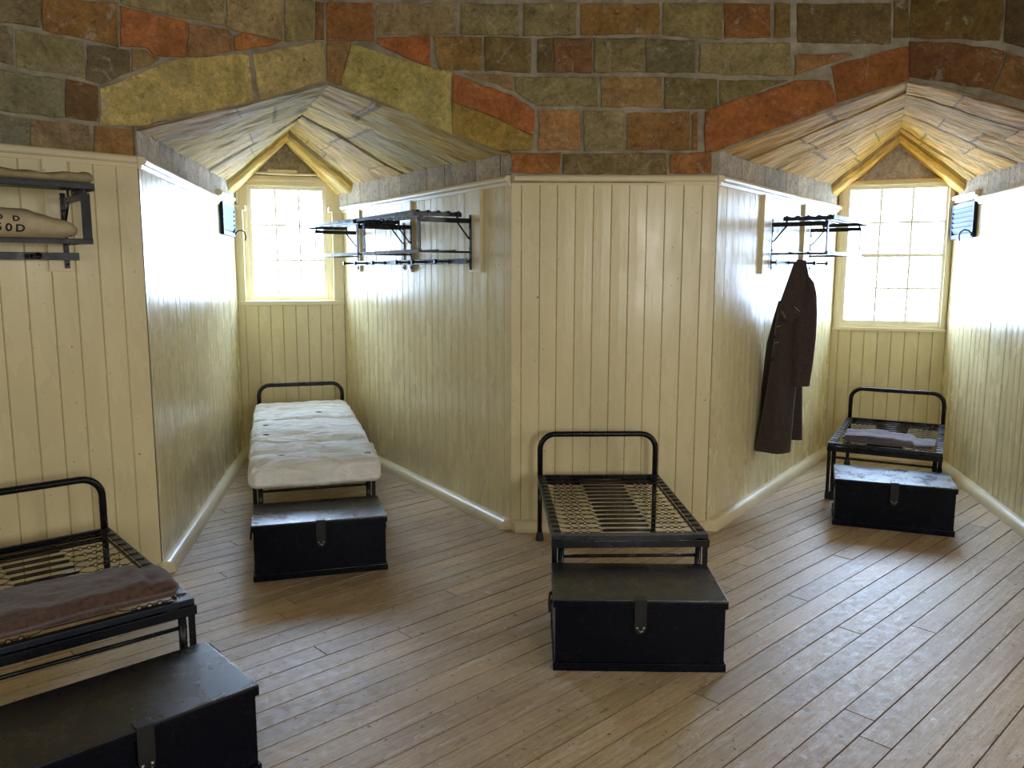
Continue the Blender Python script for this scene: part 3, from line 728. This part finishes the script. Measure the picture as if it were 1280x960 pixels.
# ------------------------------------------------------------------ beds
BW, BH, HH = .7655, .4335, .7085
def chain_row(mb, x0, x1, y, z, n=7):
    for k in range(n):
        a = x0+(x1-x0)*k/n; b = x0+(x1-x0)*(k+1)/n; c = (a+b)/2; hl = abs(b-a)*.5; hw = .0088
        flat = k % 2 == 0
        pts = []
        for q in range(8):
            an = 2*PI*q/8; dx = math.cos(an)*hl*1.02; dy = math.sin(an)*hw
            pts.append((c+dx, y+(dy if flat else dy*.45), z+(0 if flat else dy*.8)))
        mb.tube(pts, .0022, 4, closed=True)
def fork(mb, x0, y0, x1, y1, z): mb.tube([(x0, y0, z), (x0+(x1-x0)*.4, y0+(y1-y0)*.75, z), (x1, y1, z)], .0021, 4)
bed_cache = {}
def make_bed(label, loc, rz, length, name='iron_bedstead', mesh=True, rows=18, group='black iron bedsteads'):
    t = empty(name, loc, rz, label, 'bed', group)
    hw = BW/2; L = length; f = .042
    def add(part, mb, mat, par=None): return mb.build(part, mat, par or t)
    # headboard hoop with two posts down to the floor
    r = .0175; R = .095; x = hw-r; pts = [(-x, L, BH-.02), (-x, L, HH-R-r)]
    for k in range(1, 9):
        a = PI - PI/2*k/8; pts.append((-x+R+R*math.cos(a), L, HH-r-R+R*math.sin(a)))
    for k in range(0, 9):
        a = PI/2 - PI/2*k/8; pts.append((x-R+R*math.cos(a), L, HH-r-R+R*math.sin(a)))
    pts += [(x, L, BH-.02)]
    mb = MB(); mb.tube(pts, r, 14); add('headboard_hoop', mb, M_IRON)
    for s in (-1, 1):
        mb = MB(); mb.tube([(s*x, L, BH-.02), (s*x, L, .045)], .0150, 12); lg = add('leg', mb, M_IRON)
        mb = MB(); mb.lathe([(.027, 0), (.027, .004), (.020, .05), (.016, .056), (.012, .057)], 16, Matrix.Translation((s*x, L, 0))); mb.build('foot_cup', M_RUBBER, lg)
        mb = MB()
        mb.box((s*(hw-.012)-.012, .002, .05), (s*(hw-.012)+.012, .012, BH-.004), bev=.001)
        mb.box((min(s*hw, s*(hw-.007)), .002, .05), (max(s*hw, s*(hw-.007)), .032, BH-.006), bev=.001)
        mb.tube([(s*(hw-.045), .018, BH-.04), (s*(hw-.045), .018, .045)], .0155, 12); lg = add('leg', mb, M_IRON)
        mb = MB(); mb.lathe([(.027, 0), (.027, .004), (.020, .05), (.016, .056), (.012, .057)], 16, Matrix.Translation((s*(hw-.045), .018, 0)))
        mb.box((s*(hw-.013)-.016, -.002, 0), (s*(hw-.013)+.014, .034, .056), bev=.003); mb.build('foot_cup', M_RUBBER, lg)
    # angle iron side rails and end rails
    for s in (-1, 1):
        mb = MB(); lo, hi = sorted((s*hw, s*(hw-f))); mb.box((lo, 0, BH-.005), (hi, L-.02, BH), bev=.001)
        lo, hi = sorted((s*hw, s*(hw-.005))); mb.box((lo, .004, BH-.036), (hi, L-.02, BH-.002), bev=.001)
        mb.box((min(s*(hw-f), s*(hw-f-.007)), .02, BH-.024), (max(s*(hw-f), s*(hw-f-.007)), L-.04, BH-.009), bev=.001)
        add('side_rail', mb, M_IRON_EDGE)
    mb = MB(); mb.box((-hw+.001, -.001, BH-.0045), (hw-.001, .030, BH+.0008), bev=.001); mb.box((-hw+.002, -.002, BH-.022), (hw-.002, .005, BH-.001), bev=.001)
    add('end_rail', mb, M_IRON_EDGE)
    mb = MB(); mb.box((-hw+.001, L-.034, BH-.0045), (hw-.001, L-.014, BH+.0008), bev=.001); mb.box((-hw+.036, L-.020, BH-.04), (hw-.036, L-.014, BH-.006), bev=.001); mb.box((-hw+.036, L-.09, BH-.045), (hw-.036, L-.055, BH-.030), bev=.001)
    add('end_rail', mb, M_IRON)
    mb = MB(); mb.box((-hw-.004, -.012, BH-.062), (hw+.004, -.003, BH-.026), bev=.0015); mb.box((-hw-.004, -.011, BH-.0305), (hw+.004, .018, BH-.026), bev=.001); add('cross_bar', mb, M_IRON)
    mb = MB(); mb.tube([(-hw+.03, .018, BH-.112), (hw-.03, .018, BH-.112)], .0085, 10); add('stretcher', mb, M_IRON)
    if mesh:
        key = round(L, 2)
        z = BH-.010; y0, y1 = .065, L-.075; dy = (y1-y0)/rows; xi = hw-f-.004
        mb = MB(); hk = MB(); br = MB()
        for k in range(rows+1):
            y = y0+dy*k
            for s in (-1, 1):
                chain_row(mb, s*.168, s*(xi-.035), y, z, 7)
                mb.tube([(s*(xi-.037), y, z), (s*(xi+.0), y, z+.006), (s*(xi+.008), y, BH+.003)], .0021, 4)
                hk.tube([(s*(xi-.002), y-.005, BH+.0022), (s*(hw-.012), y-.006, BH+.0022), (s*(hw-.008), y, BH+.0022), (s*(hw-.012), y+.006, BH+.0022), (s*(xi-.002), y+.005, BH+.0022)], .0017, 4)
            if k < rows:
                ym = y+dy/2
                br.tube([(-.120, ym, z), (.120, ym, z)], .0085, 8)
                for s in (-1, 1): fork(mb, s*.119, ym, s*.17, y, z); fork(mb, s*.119, ym, s*.17, y+dy, z)
        o = add('chain_mesh', mb, M_STEEL); o['kind'] = 'stuff'
        o = add('rail_hooks', hk, M_STEEL); o['kind'] = 'stuff'; o = add('center_bars', br, M_BARS)
    return t
bedC = make_bed('bare iron bedstead with nothing on it, its head against the middle boarded wall', (.5793, 3.7896, 0), .0297, 1.20, rows=14)
bedN = make_bed('iron bedstead carrying the brown blanket, cut off by the left picture edge', (-1.531, 2.7584, 0), .7179, 1.19, rows=12)
bedR = make_bed('iron bedstead under the right-hand window, carrying the folded mauve blanket', (2.7159, 5.7684, 0), -.5008, 1.256, rows=12)
bedL = make_bed('iron bedstead under the left-hand window, carrying the cream mattress', (-1.26, 5.03, 0), .289, 2.30)

def rounded_block(mb, lo, hi, r, cuts, fn):
    """rounded box as a fine shell, fn moves each point"""
    bm = bmesh.new(); bmesh.ops.create_cube(bm, size=2)
    bmesh.ops.subdivide_edges(bm, edges=list(bm.edges), cuts=cuts, use_grid_fill=True)
    cx = [(lo[k]+hi[k])/2 for k in range(3)]; h = [(hi[k]-lo[k])/2 for k in range(3)]
    for v in bm.verts:
        q = []
        for k in range(3):
            t = v.co[k]; q.append(t)
        p = Vector([q[k]*h[k] for k in range(3)])
        core = Vector([max(-(h[k]-r[k]), min(h[k]-r[k], p[k])) for k in range(3)])
        dd = Vector([(p[k]-core[k])/r[k] for k in range(3)])
        if dd.length > 1e-6:
            m = max(abs(x) for x in dd); dd = dd.normalized()*m
        p = core + Vector([dd[k]*r[k] for k in range(3)])
        nrm = dd if dd.length > .5 else Vector((0, 0, 1 if v.co.z > 0 else -1))
        p = Vector((cx[0]+p.x, cx[1]+p.y, cx[2]+p.z))
        v.co = fn(p, v.co.copy(), nrm)
    bm.verts.index_update()
    mb.idx([v.co for v in bm.verts], [[v.index for v in f.verts] for f in bm.faces]); bm.free()

# mattress of the left bed
def mattress():
    mt = empty('mattress', (-1.26, 5.03, 0), .289, 'thick cream cotton mattress with tufts, lying on the bed under the left window', 'mattress')
    mb = MB(); y0, y1 = -.19, 2.25
    seams = (.50, 1.42)
    def fn(p, c, n):
        top = c.z > 0
        x, y, z = p
        sk = y - .06*x*0 + .10*x
        w = 0
        for sm in seams:
            d = abs(sk-sm-.03*math.sin(x*9)); w = max(w, (1 if sm < 1 else .75)*math.exp(-(d/.030)**2))
        side = min(1, max(0, (abs(x)-.24)/.17))
        bulge = 0
        for a, b in ((y0, seams[0]), (seams[0], seams[1]), (seams[1], y1)):
            if a <= sk < b: bulge = math.sin(PI*(sk-a)/(b-a))
        x *= 1 - .045*w*side
        if c.z > -.2:
            k = max(0, min(1, (c.z+.2)/1.0))
            z += k*((.026 if sk < .5 else .012)*bulge - .070*w) + k*(.020*nz((x*2.2+y, y*8, 1), 1.0) + .027*(.5-abs(nz((x*3.2+y*1.5, y*15, 4), 1.0))*1.6) + .011*nz((x*6-y*3, y*38, 8), 1))
            for (tx, ty) in TUFTS: z -= k*.014*math.exp(-((x-tx)**2+(y-ty)**2)/.0016)
        x += .010*nz((y*5, z*7, 3), 1)*side*(1 if x > 0 else -1)
        if y < -.03:         # the end hangs over the foot of the bed
            k = min(1, (-.03-y)/.05)
            if c.z < 0: z -= k*.066*(1-.25*nz((x*2, 0, 5), 1))
            y += .010*nz((x*8, z*10, 6), 1) + .006*nz((x*24, z*9, 7), 1)
        return Vector((x, y, z))
    rounded_block(mb, (-.408, y0, BH+.0075), (.408, y1, BH+.092), (.065, .075, .043), 110, fn)
    m = mb.build('ticking', M_TICK, mt)
    def top(tx, ty): return BH+.118
    for k, (tx, ty) in enumerate(TUFTS):
        mb = MB(); mb.box((-.024, -.008, -.002), (.024, .008, .005), bev=.002); mb.tube([(-.003, 0, 0), (0, 0, .009), (.004, 0, 0)], .003, 5)
        o = mb.build('tuft', M_TUFT, mt, loc=(tx, ty, TZ[k]), rot=(0, 0, .4*math.sin(k*2.1)))
    return mt
TUFTS = [(-.20, .02), (.06, .20), (-.23, .40), (.26, .36), (.33, -.02), (-.30, .78), (-.30, 1.22), (.20, 1.28), (.12, 1.66), (-.10, 1.86), (-.30, 2.06), (.20, 2.1), (-.02, .92)]
TZ = [BH+.118]*len(TUFTS)
mattress_root = mattress()
# seat each tuft on the cotton
bpy.context.view_layer.update()
_tick = [o for o in mattress_root.children if o.name.startswith('ticking')][0]
for o in mattress_root.children:
    if o.name.startswith('tuft'):
        ok, hitp, nn, _ = _tick.ray_cast(Vector((o.location.x, o.location.y, 1.0)), Vector((0, 0, -1)))
        if ok: o.location.z = hitp.z+.001

# folded blankets
def blanket(name, label, bed_loc, rz, lo, hi, mat, seed, tail):
    mb = MB()
    def fn(p, c, n):
        x, y, z = p; top = (c.z+1)/2
        z += top*(.012*nz((x*3.2, y*4, seed), 1) + .013*nz((x*7, y*12, seed+1), 1) + .004*nz((x*30, y*30, seed+2), 1))
        if x > tail: z -= top*.022*min(1, (x-tail)/.02)
        # layers of the fold along the open edges
        if abs(c.y) > .97 or abs(c.x) > .97:
            zz = (z-lo[2])/(hi[2]-lo[2]); k = .006*math.cos(zz*PI*4+nz((x*3, y*3, seed+8), 1)*2)
            if abs(c.y) > .97: y += k*(1 if c.y > 0 else -1)
            else: x += k*(1 if c.x > 0 else -1)
        y += .014*nz((x*4, 0, seed+4), 1)*(1 if c.y > 0 else .4); x += .014*nz((y*6, 1, seed+5), 1)
        return Vector((x, y, max(z, lo[2])))
    rounded_block(mb, lo, hi, (.03, .03, .032), 56, fn)
    o = mb.build(name, mat, None, loc=(bed_loc[0], bed_loc[1], 0), rot=(0, 0, rz))
    return tag(o, label, 'blanket', 'folded wool blankets')
blanket('folded_blanket', 'folded fuzzy brown wool blanket on the near bed at the left picture edge', (-1.531, 2.7584), .7179, (-.37, .035, BH+.0062), (.345, .335, BH+.092), M_BROWN, 2, .235)
blanket('folded_blanket', 'folded mauve grey wool blanket on the bed under the right-hand window', (2.7159, 5.7684), -.5008, (-.285, .05, BH+.0062), (.325, .36, BH+.062), M_MAUVE, 9, .18)

# ------------------------------------------------------------------ folding iron shelves
DEP = .39
def make_shelf(W, a0, a1, label, pegs, inset=.0):
    """shelf unit between wall positions a0<a1; local x along wall, -y out"""
    q = W.p(a0, .022, 0); L = a1-a0
    t = empty('iron_wall_shelf', (q.x, q.y, 1.70), W.rz(), label, 'shelf', 'black iron wall shelves')
    Z = lambda z: z-1.70
    for k, x in enumerate((0.0, L)):
        mb = MB(); h = .012
        mb.box((x-h, -.008, Z(1.715)), (x+h, 0, Z(2.085)), bev=.0012)
        mb.box((x-.004, -DEP, Z(2.028)), (x+.004, -.001, Z(2.060)), bev=.0012)
        mb.box((x-.006, -DEP, Z(1.828)), (x+.006, -.001, Z(1.842)), bev=.0012)
        mb.box((x-.020, -DEP-.004, Z(1.830)), (x+.020, -DEP+.004, Z(2.058)), bev=.0012)
        mb.tube([(x, -.105, Z(2.035)), (x, -.018, Z(1.930)), (x, -.006, Z(1.925))], .006, 8)
        for z in (2.0, 1.86, 1.735): mb.lathe([(.006, 0), (.006, .004), (0, .006)], 8, Matrix.Translation((x, -.008, Z(z))) @ Matrix.Rotation(PI/2, 4, 'X'))
        mb.build('bracket', M_IRON, t)
    mb = MB()
    for d in (DEP, .265, .14): mb.box((-.02, -d-.013, Z(1.843)), (L+.02, -d+.013, Z(1.849)), bev=.0012)
    mb.box((-.02, -DEP-.010, Z(1.825)), (L+.02, -DEP-.005, Z(1.850)), bev=.001)
    mb.build('lower_rack', M_IRON_EDGE, t)
    # raised top rack of slats on scalloped end bars
    mb = MB()
    for d in (.41, .335, .26, .185, .11):
        mb.box((-.03, -d-.021, Z(2.092)), (L+.03, -d+.021, Z(2.098)), bev=.0015)
    mb.box((-.03, -.436, Z(2.075)), (L+.03, -.430, Z(2.100)), bev=.001)
    for x in (-.026, L+.026):
        mb.box((x-.005, -.435, Z(2.066)), (x+.005, -.085, Z(2.092)), bev=.001)
        for d in (.41, .335, .26, .185, .11): mb.tube([(x-.006, -d, Z(2.094)), (x+.006, -d, Z(2.094))], .010, 8)
    for x in (0, L):
        mb.box((x-.005, -.11, Z(2.056)), (x+.005, -.095, Z(2.092)), bev=.001); mb.box((x-.005, -.385, Z(2.056)), (x+.005, -.37, Z(2.092)), bev=.001)
    mb.build('top_rack', M_IRON_EDGE, t)
    mb = MB(); mb.box((-.045, -.056, Z(1.755)), (L+.045, -.050, Z(1.792)), bev=.001)
    for x in (0, L): mb.box((x-.008, -.051, Z(1.765)), (x+.008, -.001, Z(1.780)), bev=.001)
    hr = mb.build('hat_rail', M_IRON_EDGE, t)
    for x in pegs:
        mb = MB(); mb.lathe([(.014, 0), (.013, .004), (.008, .010), (.008, .085), (.011, .092), (.016, .098), (.0175, .105), (.015, .112), (.0, .114)], 14, Matrix.Translation((x-a0, -.056, Z(1.7735))) @ Matrix.Rotation(PI/2, 4, 'X'))
        mb.build('peg', M_IRON, hr)
    return t
make_shelf(WL2, 1.53, 2.47, 'black iron wall shelf on the left bay wall, the one nearer the room', (2.256, 1.89, 1.60))
make_shelf(WL2, .42, 1.40, 'black iron wall shelf on the left bay wall, the one beside the window', (1.14, .76, .50))
make_shelf(WR1, 1.0, 1.97, 'black iron wall shelf above the hanging coat in the right bay', (1.24, 1.55, 1.90))
make_shelf(WA, LA-1.33, LA-.38, 'black iron wall shelf holding canvas bags at the left picture edge', (LA-.54, LA-.90, LA-1.2))

# canvas on the near left shelf
def on_wall_block(name, W, a, z, lo, hi, r, cuts, fn, mat, label, cat):
    mb = MB(); rounded_block(mb, lo, hi, r, cuts, fn)
    q = W.p(a, .022, 0); o = mb.build(name, mat, None, loc=(q.x, q.y, z), rot=(0, 0, W.rz()))
    return tag(o, label, cat)
def f_cloth(p, c, n):
    x, y, z = p; top = (c.z+1)/2
    z += top*(.016*nz((x*4, y*5, 1), 1)+.020*(.4-abs(nz((x*6+y*5, y*4, 2), 1))) + .016*math.sin(x*8+.2)+.008*nz((x*20+y*14, y*8, 7), 1)) 
    return Vector((x, y+.012*nz((x*6, 2, 3), 1), max(z, .0)))
on_wall_block('folded_canvas', WA, LA-.385, 2.099, (-.86, -.442, 0), (.045, -.13, .052), (.05, .05, .025), 40, f_cloth, M_CANVAS, 'crumpled khaki canvas lying on top of the left-hand iron shelf', 'canvas')
def f_bag(p, c, n):
    x, y, z = p; top = (c.z+1)/2
    k = min(1, max(0, (-.02-x)/.20)); z = z*(.60+.40*k) if top > 0 else z
    z += top*(.010*nz((x*5, y*6, 4), 1)+.009*nz((x*13, y*9, 5), 1)); y += .010*nz((x*6, z*8, 6), 1)
    y2 = y*(1) ; return Vector((x, y2, max(z, 0)))
bag = on_wall_block('kit_bag', WA, LA-.385, 1.850, (-.92, -.40, 0), (-.02, -.10, .125), (.09, .09, .055), 44, f_bag, M_CANVAS2, 'tan canvas kit bag with black stencilled characters under the left-hand iron shelf top', 'bag')
bpy.context.view_layer.update()
def stencil(ch, x, z, size):
    cu = bpy.data.curves.new('lettering', 'FONT'); cu.body = ch; cu.size = size; cu.extrude = .0006; cu.offset = .0013; cu.align_x = 'CENTER'; cu.align_y = 'CENTER'
    o = bpy.data.objects.new('lettering', cu); COL.objects.link(o)
    dg = bpy.context.evaluated_depsgraph_get(); me = bpy.data.meshes.new_from_object(o.evaluated_get(dg)); bpy.data.objects.remove(o)
    bm = bmesh.new(); bm.from_mesh(me); bmesh.ops.remove_doubles(bm, verts=list(bm.verts), dist=1e-5); bmesh.ops.triangulate(bm, faces=list(bm.faces)); bmesh.ops.subdivide_edges(bm, edges=[e for e in bm.edges if e.calc_length() > .008], cuts=2)
    for v in bm.verts:
        px, pz = x+v.co.x*1.15, z+v.co.y
        ok, h, nn, _ = bag.ray_cast(Vector((px, -.8, pz)), Vector((0, 1, 0)))
        v.co = Vector((px, (h.y if ok else -.4)-.0012-max(0, v.co.z), pz))
    bm.to_mesh(me); bm.free(); me.materials.clear(); me.materials.append(M_INK)
    l = bpy.data.objects.new('letter', me); COL.objects.link(l); l.parent = bag
for ch, x, z, sz in (('D', -.345, .086, .032), ('D', -.282, .080, .032), ('5', -.350, .041, .046), ('0', -.312, .040, .046), ('D', -.268, .038, .044)): stencil(ch, x, z, sz)

# ------------------------------------------------------------------ ventilators
M_LOUVRE = new_mat('louvre_sky_sheen', (.07, .11, .20, 1), .6, spec=.12)  # bluish reflection on the slats put into their base colour
M_VENT = new_mat('dark_vent_iron', (.012, .02, .045, 1), .55, spec=.15)
def ventilator(W, a0, a1, z0, z1, label, hookside):
    q = W.p((a0+a1)/2, .0, 0); L = a1-a0; H = z1-z0
    t = empty('ventilator', (q.x, q.y, z0), W.rz(), label, 'vent', 'louvred wall ventilators')
    mb = MB()
    mb.box((-L/2, -.03, 0), (L/2, -.001, .035), bev=.002); mb.box((-L/2, -.03, H-.04), (L/2, -.001, H), bev=.002)
    mb.box((-L/2-.001, -.031, .0), (-L/2+.03, -.001, H), bev=.002); mb.box((L/2-.03, -.031, 0), (L/2+.001, -.001, H), bev=.002)
    mb.build('frame', M_VENT, t)
    mb = MB(); mb.box((-L/2+.02, -.004, .03), (L/2-.02, -.001, H-.03)); mb.build('back_plate', M_VENT, t)
    for k in range(5):
        z = .045+(H-.095)*k/5; mb = MB()
        mb.box((-L/2+.032, -.002, 0), (L/2-.032, .002, .050), Matrix.Translation((0, -.012, z)) @ Matrix.Rotation(math.radians(24), 4, 'X'), .001)
        mb.build('louvre', M_LOUVRE, t)
    mb = MB(); hx = hookside*(L/2-.02)
    mb.tube([(hx, -.03, .03), (hx, -.055, .055), (hx, -.085, .060), (hx, -.112, .040), (hx, -.120, .005), (hx, -.112, -.030)], .0055, 8)
    mb.lathe([(.012, 0), (.011, .008), (0, .01)], 10, Matrix.Translation((hx, -.028, .022)) @ Matrix.Rotation(PI/2, 4, 'X'))
    mb.build('hook_handle', M_VENT, t)
    return t
ventilator(WL1, 2.36, 2.96, 2.005, 2.290, 'dark louvred ventilator left of the left-hand window', 1)
ventilator(WR2, .02, .60, 1.985, 2.275, 'dark louvred ventilator right of the right-hand window', 1)

# ------------------------------------------------------------------ the hanging coat
def coat():
    base = Vector((2.02, 5.83)); fwd = base.normalized(); rgt = Vector((fwd.y, -fwd.x))
    DIST = 5.85
    t = empty('greatcoat', (base.x, base.y, .56), math.atan2(rgt.y, rgt.x), 'long dark wool greatcoat hanging from a peg in the right bay', 'coat')
    def X(u, v=400):      # distance right of the coat's centre line for a picture column
        ang = math.atan((u-640)/1007.26/ (1+ (v-480)/1007.26*-.1378*0)); a0 = math.atan2(base.x, base.y)
        return math.tan(ang-a0)*DIST
    def Z(v): return 1.7-DIST*math.tan(math.atan((v-480)/1007.26)+PITCH)*1.0-.56
    def loft(name, rows, mat, par, yo=0.0, folds=7, amp=.012, seed=0, n=40, cap=True):
        """rows: (v, left column, right column, half depth, depth offset)"""
        mb = MB(); R = []
        # resample rows smoothly
        K = 5
        for (a, b) in zip(rows, rows[1:]):
            for k in range(K): R.append([a[i]+(b[i]-a[i])*k/K for i in range(5)])
        R.append(list(rows[-1])); vs = []
        for ri, (v, l, r, hd, off) in enumerate(R):
            x0, x1, z = X(l), X(r), Z(v); cx = (x0+x1)/2; hw = (x1-x0)/2; tt = ri/len(R)
            for k in range(n):
                a = 2*PI*k/n; c, s_ = math.cos(a), math.sin(a)
                f = 1 + 0.0
                px = cx+hw*(abs(c)**.85)*(1 if c > 0 else -1); py = yo+off+hd*(abs(s_)**.8)*(1 if s_ > 0 else -1)
                w = amp*min(1, .2+tt*1.3)*math.sin(folds*px/max(hw, .03)*1.4+seed+z*1.2)
                py += w*(1 if s_ < 0 else .5) + .006*nz((px*8, z*4, seed), 1)
                vs.append((px, py, z+.004*nz((px*5, 0, seed), 1)))
        m = len(R); fs = []
        for i in range(m-1):
            for k in range(n): fs.append([i*n+k, (i+1)*n+k, (i+1)*n+(k+1) % n, i*n+(k+1) % n])
        mb.idx(vs, fs)
        if cap:
            mb.idx(vs[:n], [list(range(n))[::-1]]); mb.idx(vs[-n:], [list(range(n))])
        return mb.build(name, mat, par)
    body = loft('body', [(327, 989, 1004, .022, 0), (334, 986, 1006, .030, 0), (350, 981, 1011, .045, .0), (372, 974, 1014, .06, .01), (400, 968, 1012, .07, .01), (430, 966, 1007, .075, .01), (470, 962, 1000, .085, 0),
                 (510, 957, 998, .10, -.01), (540, 952, 997, .11, -.02), (562, 948, 996, .115, -.02)], M_COAT, t, 0, 3.2, .016, 1)
    loft('skirt', [(440, 986, 1006, .05, .10), (480, 988, 1008, .055, .11), (520, 990, 1010, .06, .12), (550, 992, 1012, .065, .12)], M_COAT, t, 0, 2, .010, 4)
    loft('sleeve', [(345, 1000, 1010, .03, .0), (352, 996, 1016, .045, -.01), (366, 995, 1020, .055, -.02), (390, 994, 1022, .058, -.03), (420, 994, 1022, .058, -.04), (450, 994, 1020, .055, -.04), (479, 993, 1017, .052, -.04)], M_COAT, t, 0, 2, .006, 9)
    loft('back_and_shadow', [(376, 970, 978, .010, .05), (400, 964, 974, .012, .07), (430, 957, 972, .014, .085), (480, 953, 968, .016, .095), (520, 950, 964, .016, .10), (557, 948, 961, .016, .10)], M_COAT, t, 0, 2, .004, 6)  # coat back, with the dark shadow beside it put into the same shape
    # collar standing at the peg and broad lapel
    mb = MB()
    def plate(pts, y0, th, name, mat, curve=.0):
        m = MB(); vs = [(X(u), y0-curve*((k % 2)), Z(v)) for k, (u, v) in enumerate(pts)]; n = len(vs)
        m.idx(vs+[(x, y+th, z) for x, y, z in vs], [list(range(n)), list(range(n, 2*n))[::-1]]+[[k, k+n, (k+1) % n+n, (k+1) % n] for k in range(n)], smooth=False)
        return m.build(name, mat, t)
    plate([(991, 326), (1003, 326), (1005, 345), (1002, 392), (984, 402), (968, 388), (972, 378)], -.088, .022, 'lapel', M_COAT)
    plate([(992, 324), (1004, 325), (1006, 340), (1003, 352), (990, 352)], -.050, .05, 'collar', M_COAT)
    for (a, b) in (((976, 388), (981, 396)), ((992, 382), (999, 388)), ((969, 407), (975, 406)), ((968, 427), (974, 426))):
        m = MB(); m.tube([(X(a[0]), -.0895, Z(a[1])), (X(b[0]), -.0895, Z(b[1]))], .0022, 5); m.build('buttonhole', M_COATLINE, t)
    for (u, v) in ((966, 420), (964, 448)):
        m = MB(); m.lathe([(.012, 0), (.012, .004), (.008, .007), (0, .008)], 12, Matrix.Translation((X(u)+.01, -.06, Z(v))) @ Matrix.Rotation(PI/2, 4, 'X')); m.build('button', M_HASP, t)
    m = MB(); m.tube([(X(996), 0, Z(330)), (X(995), -.01, Z(326)), (X(997), -.012, Z(324.5)), (X(999), 0, Z(330))], .003, 6); m.build('hanging_loop', M_COAT, t)
    return t
coat()
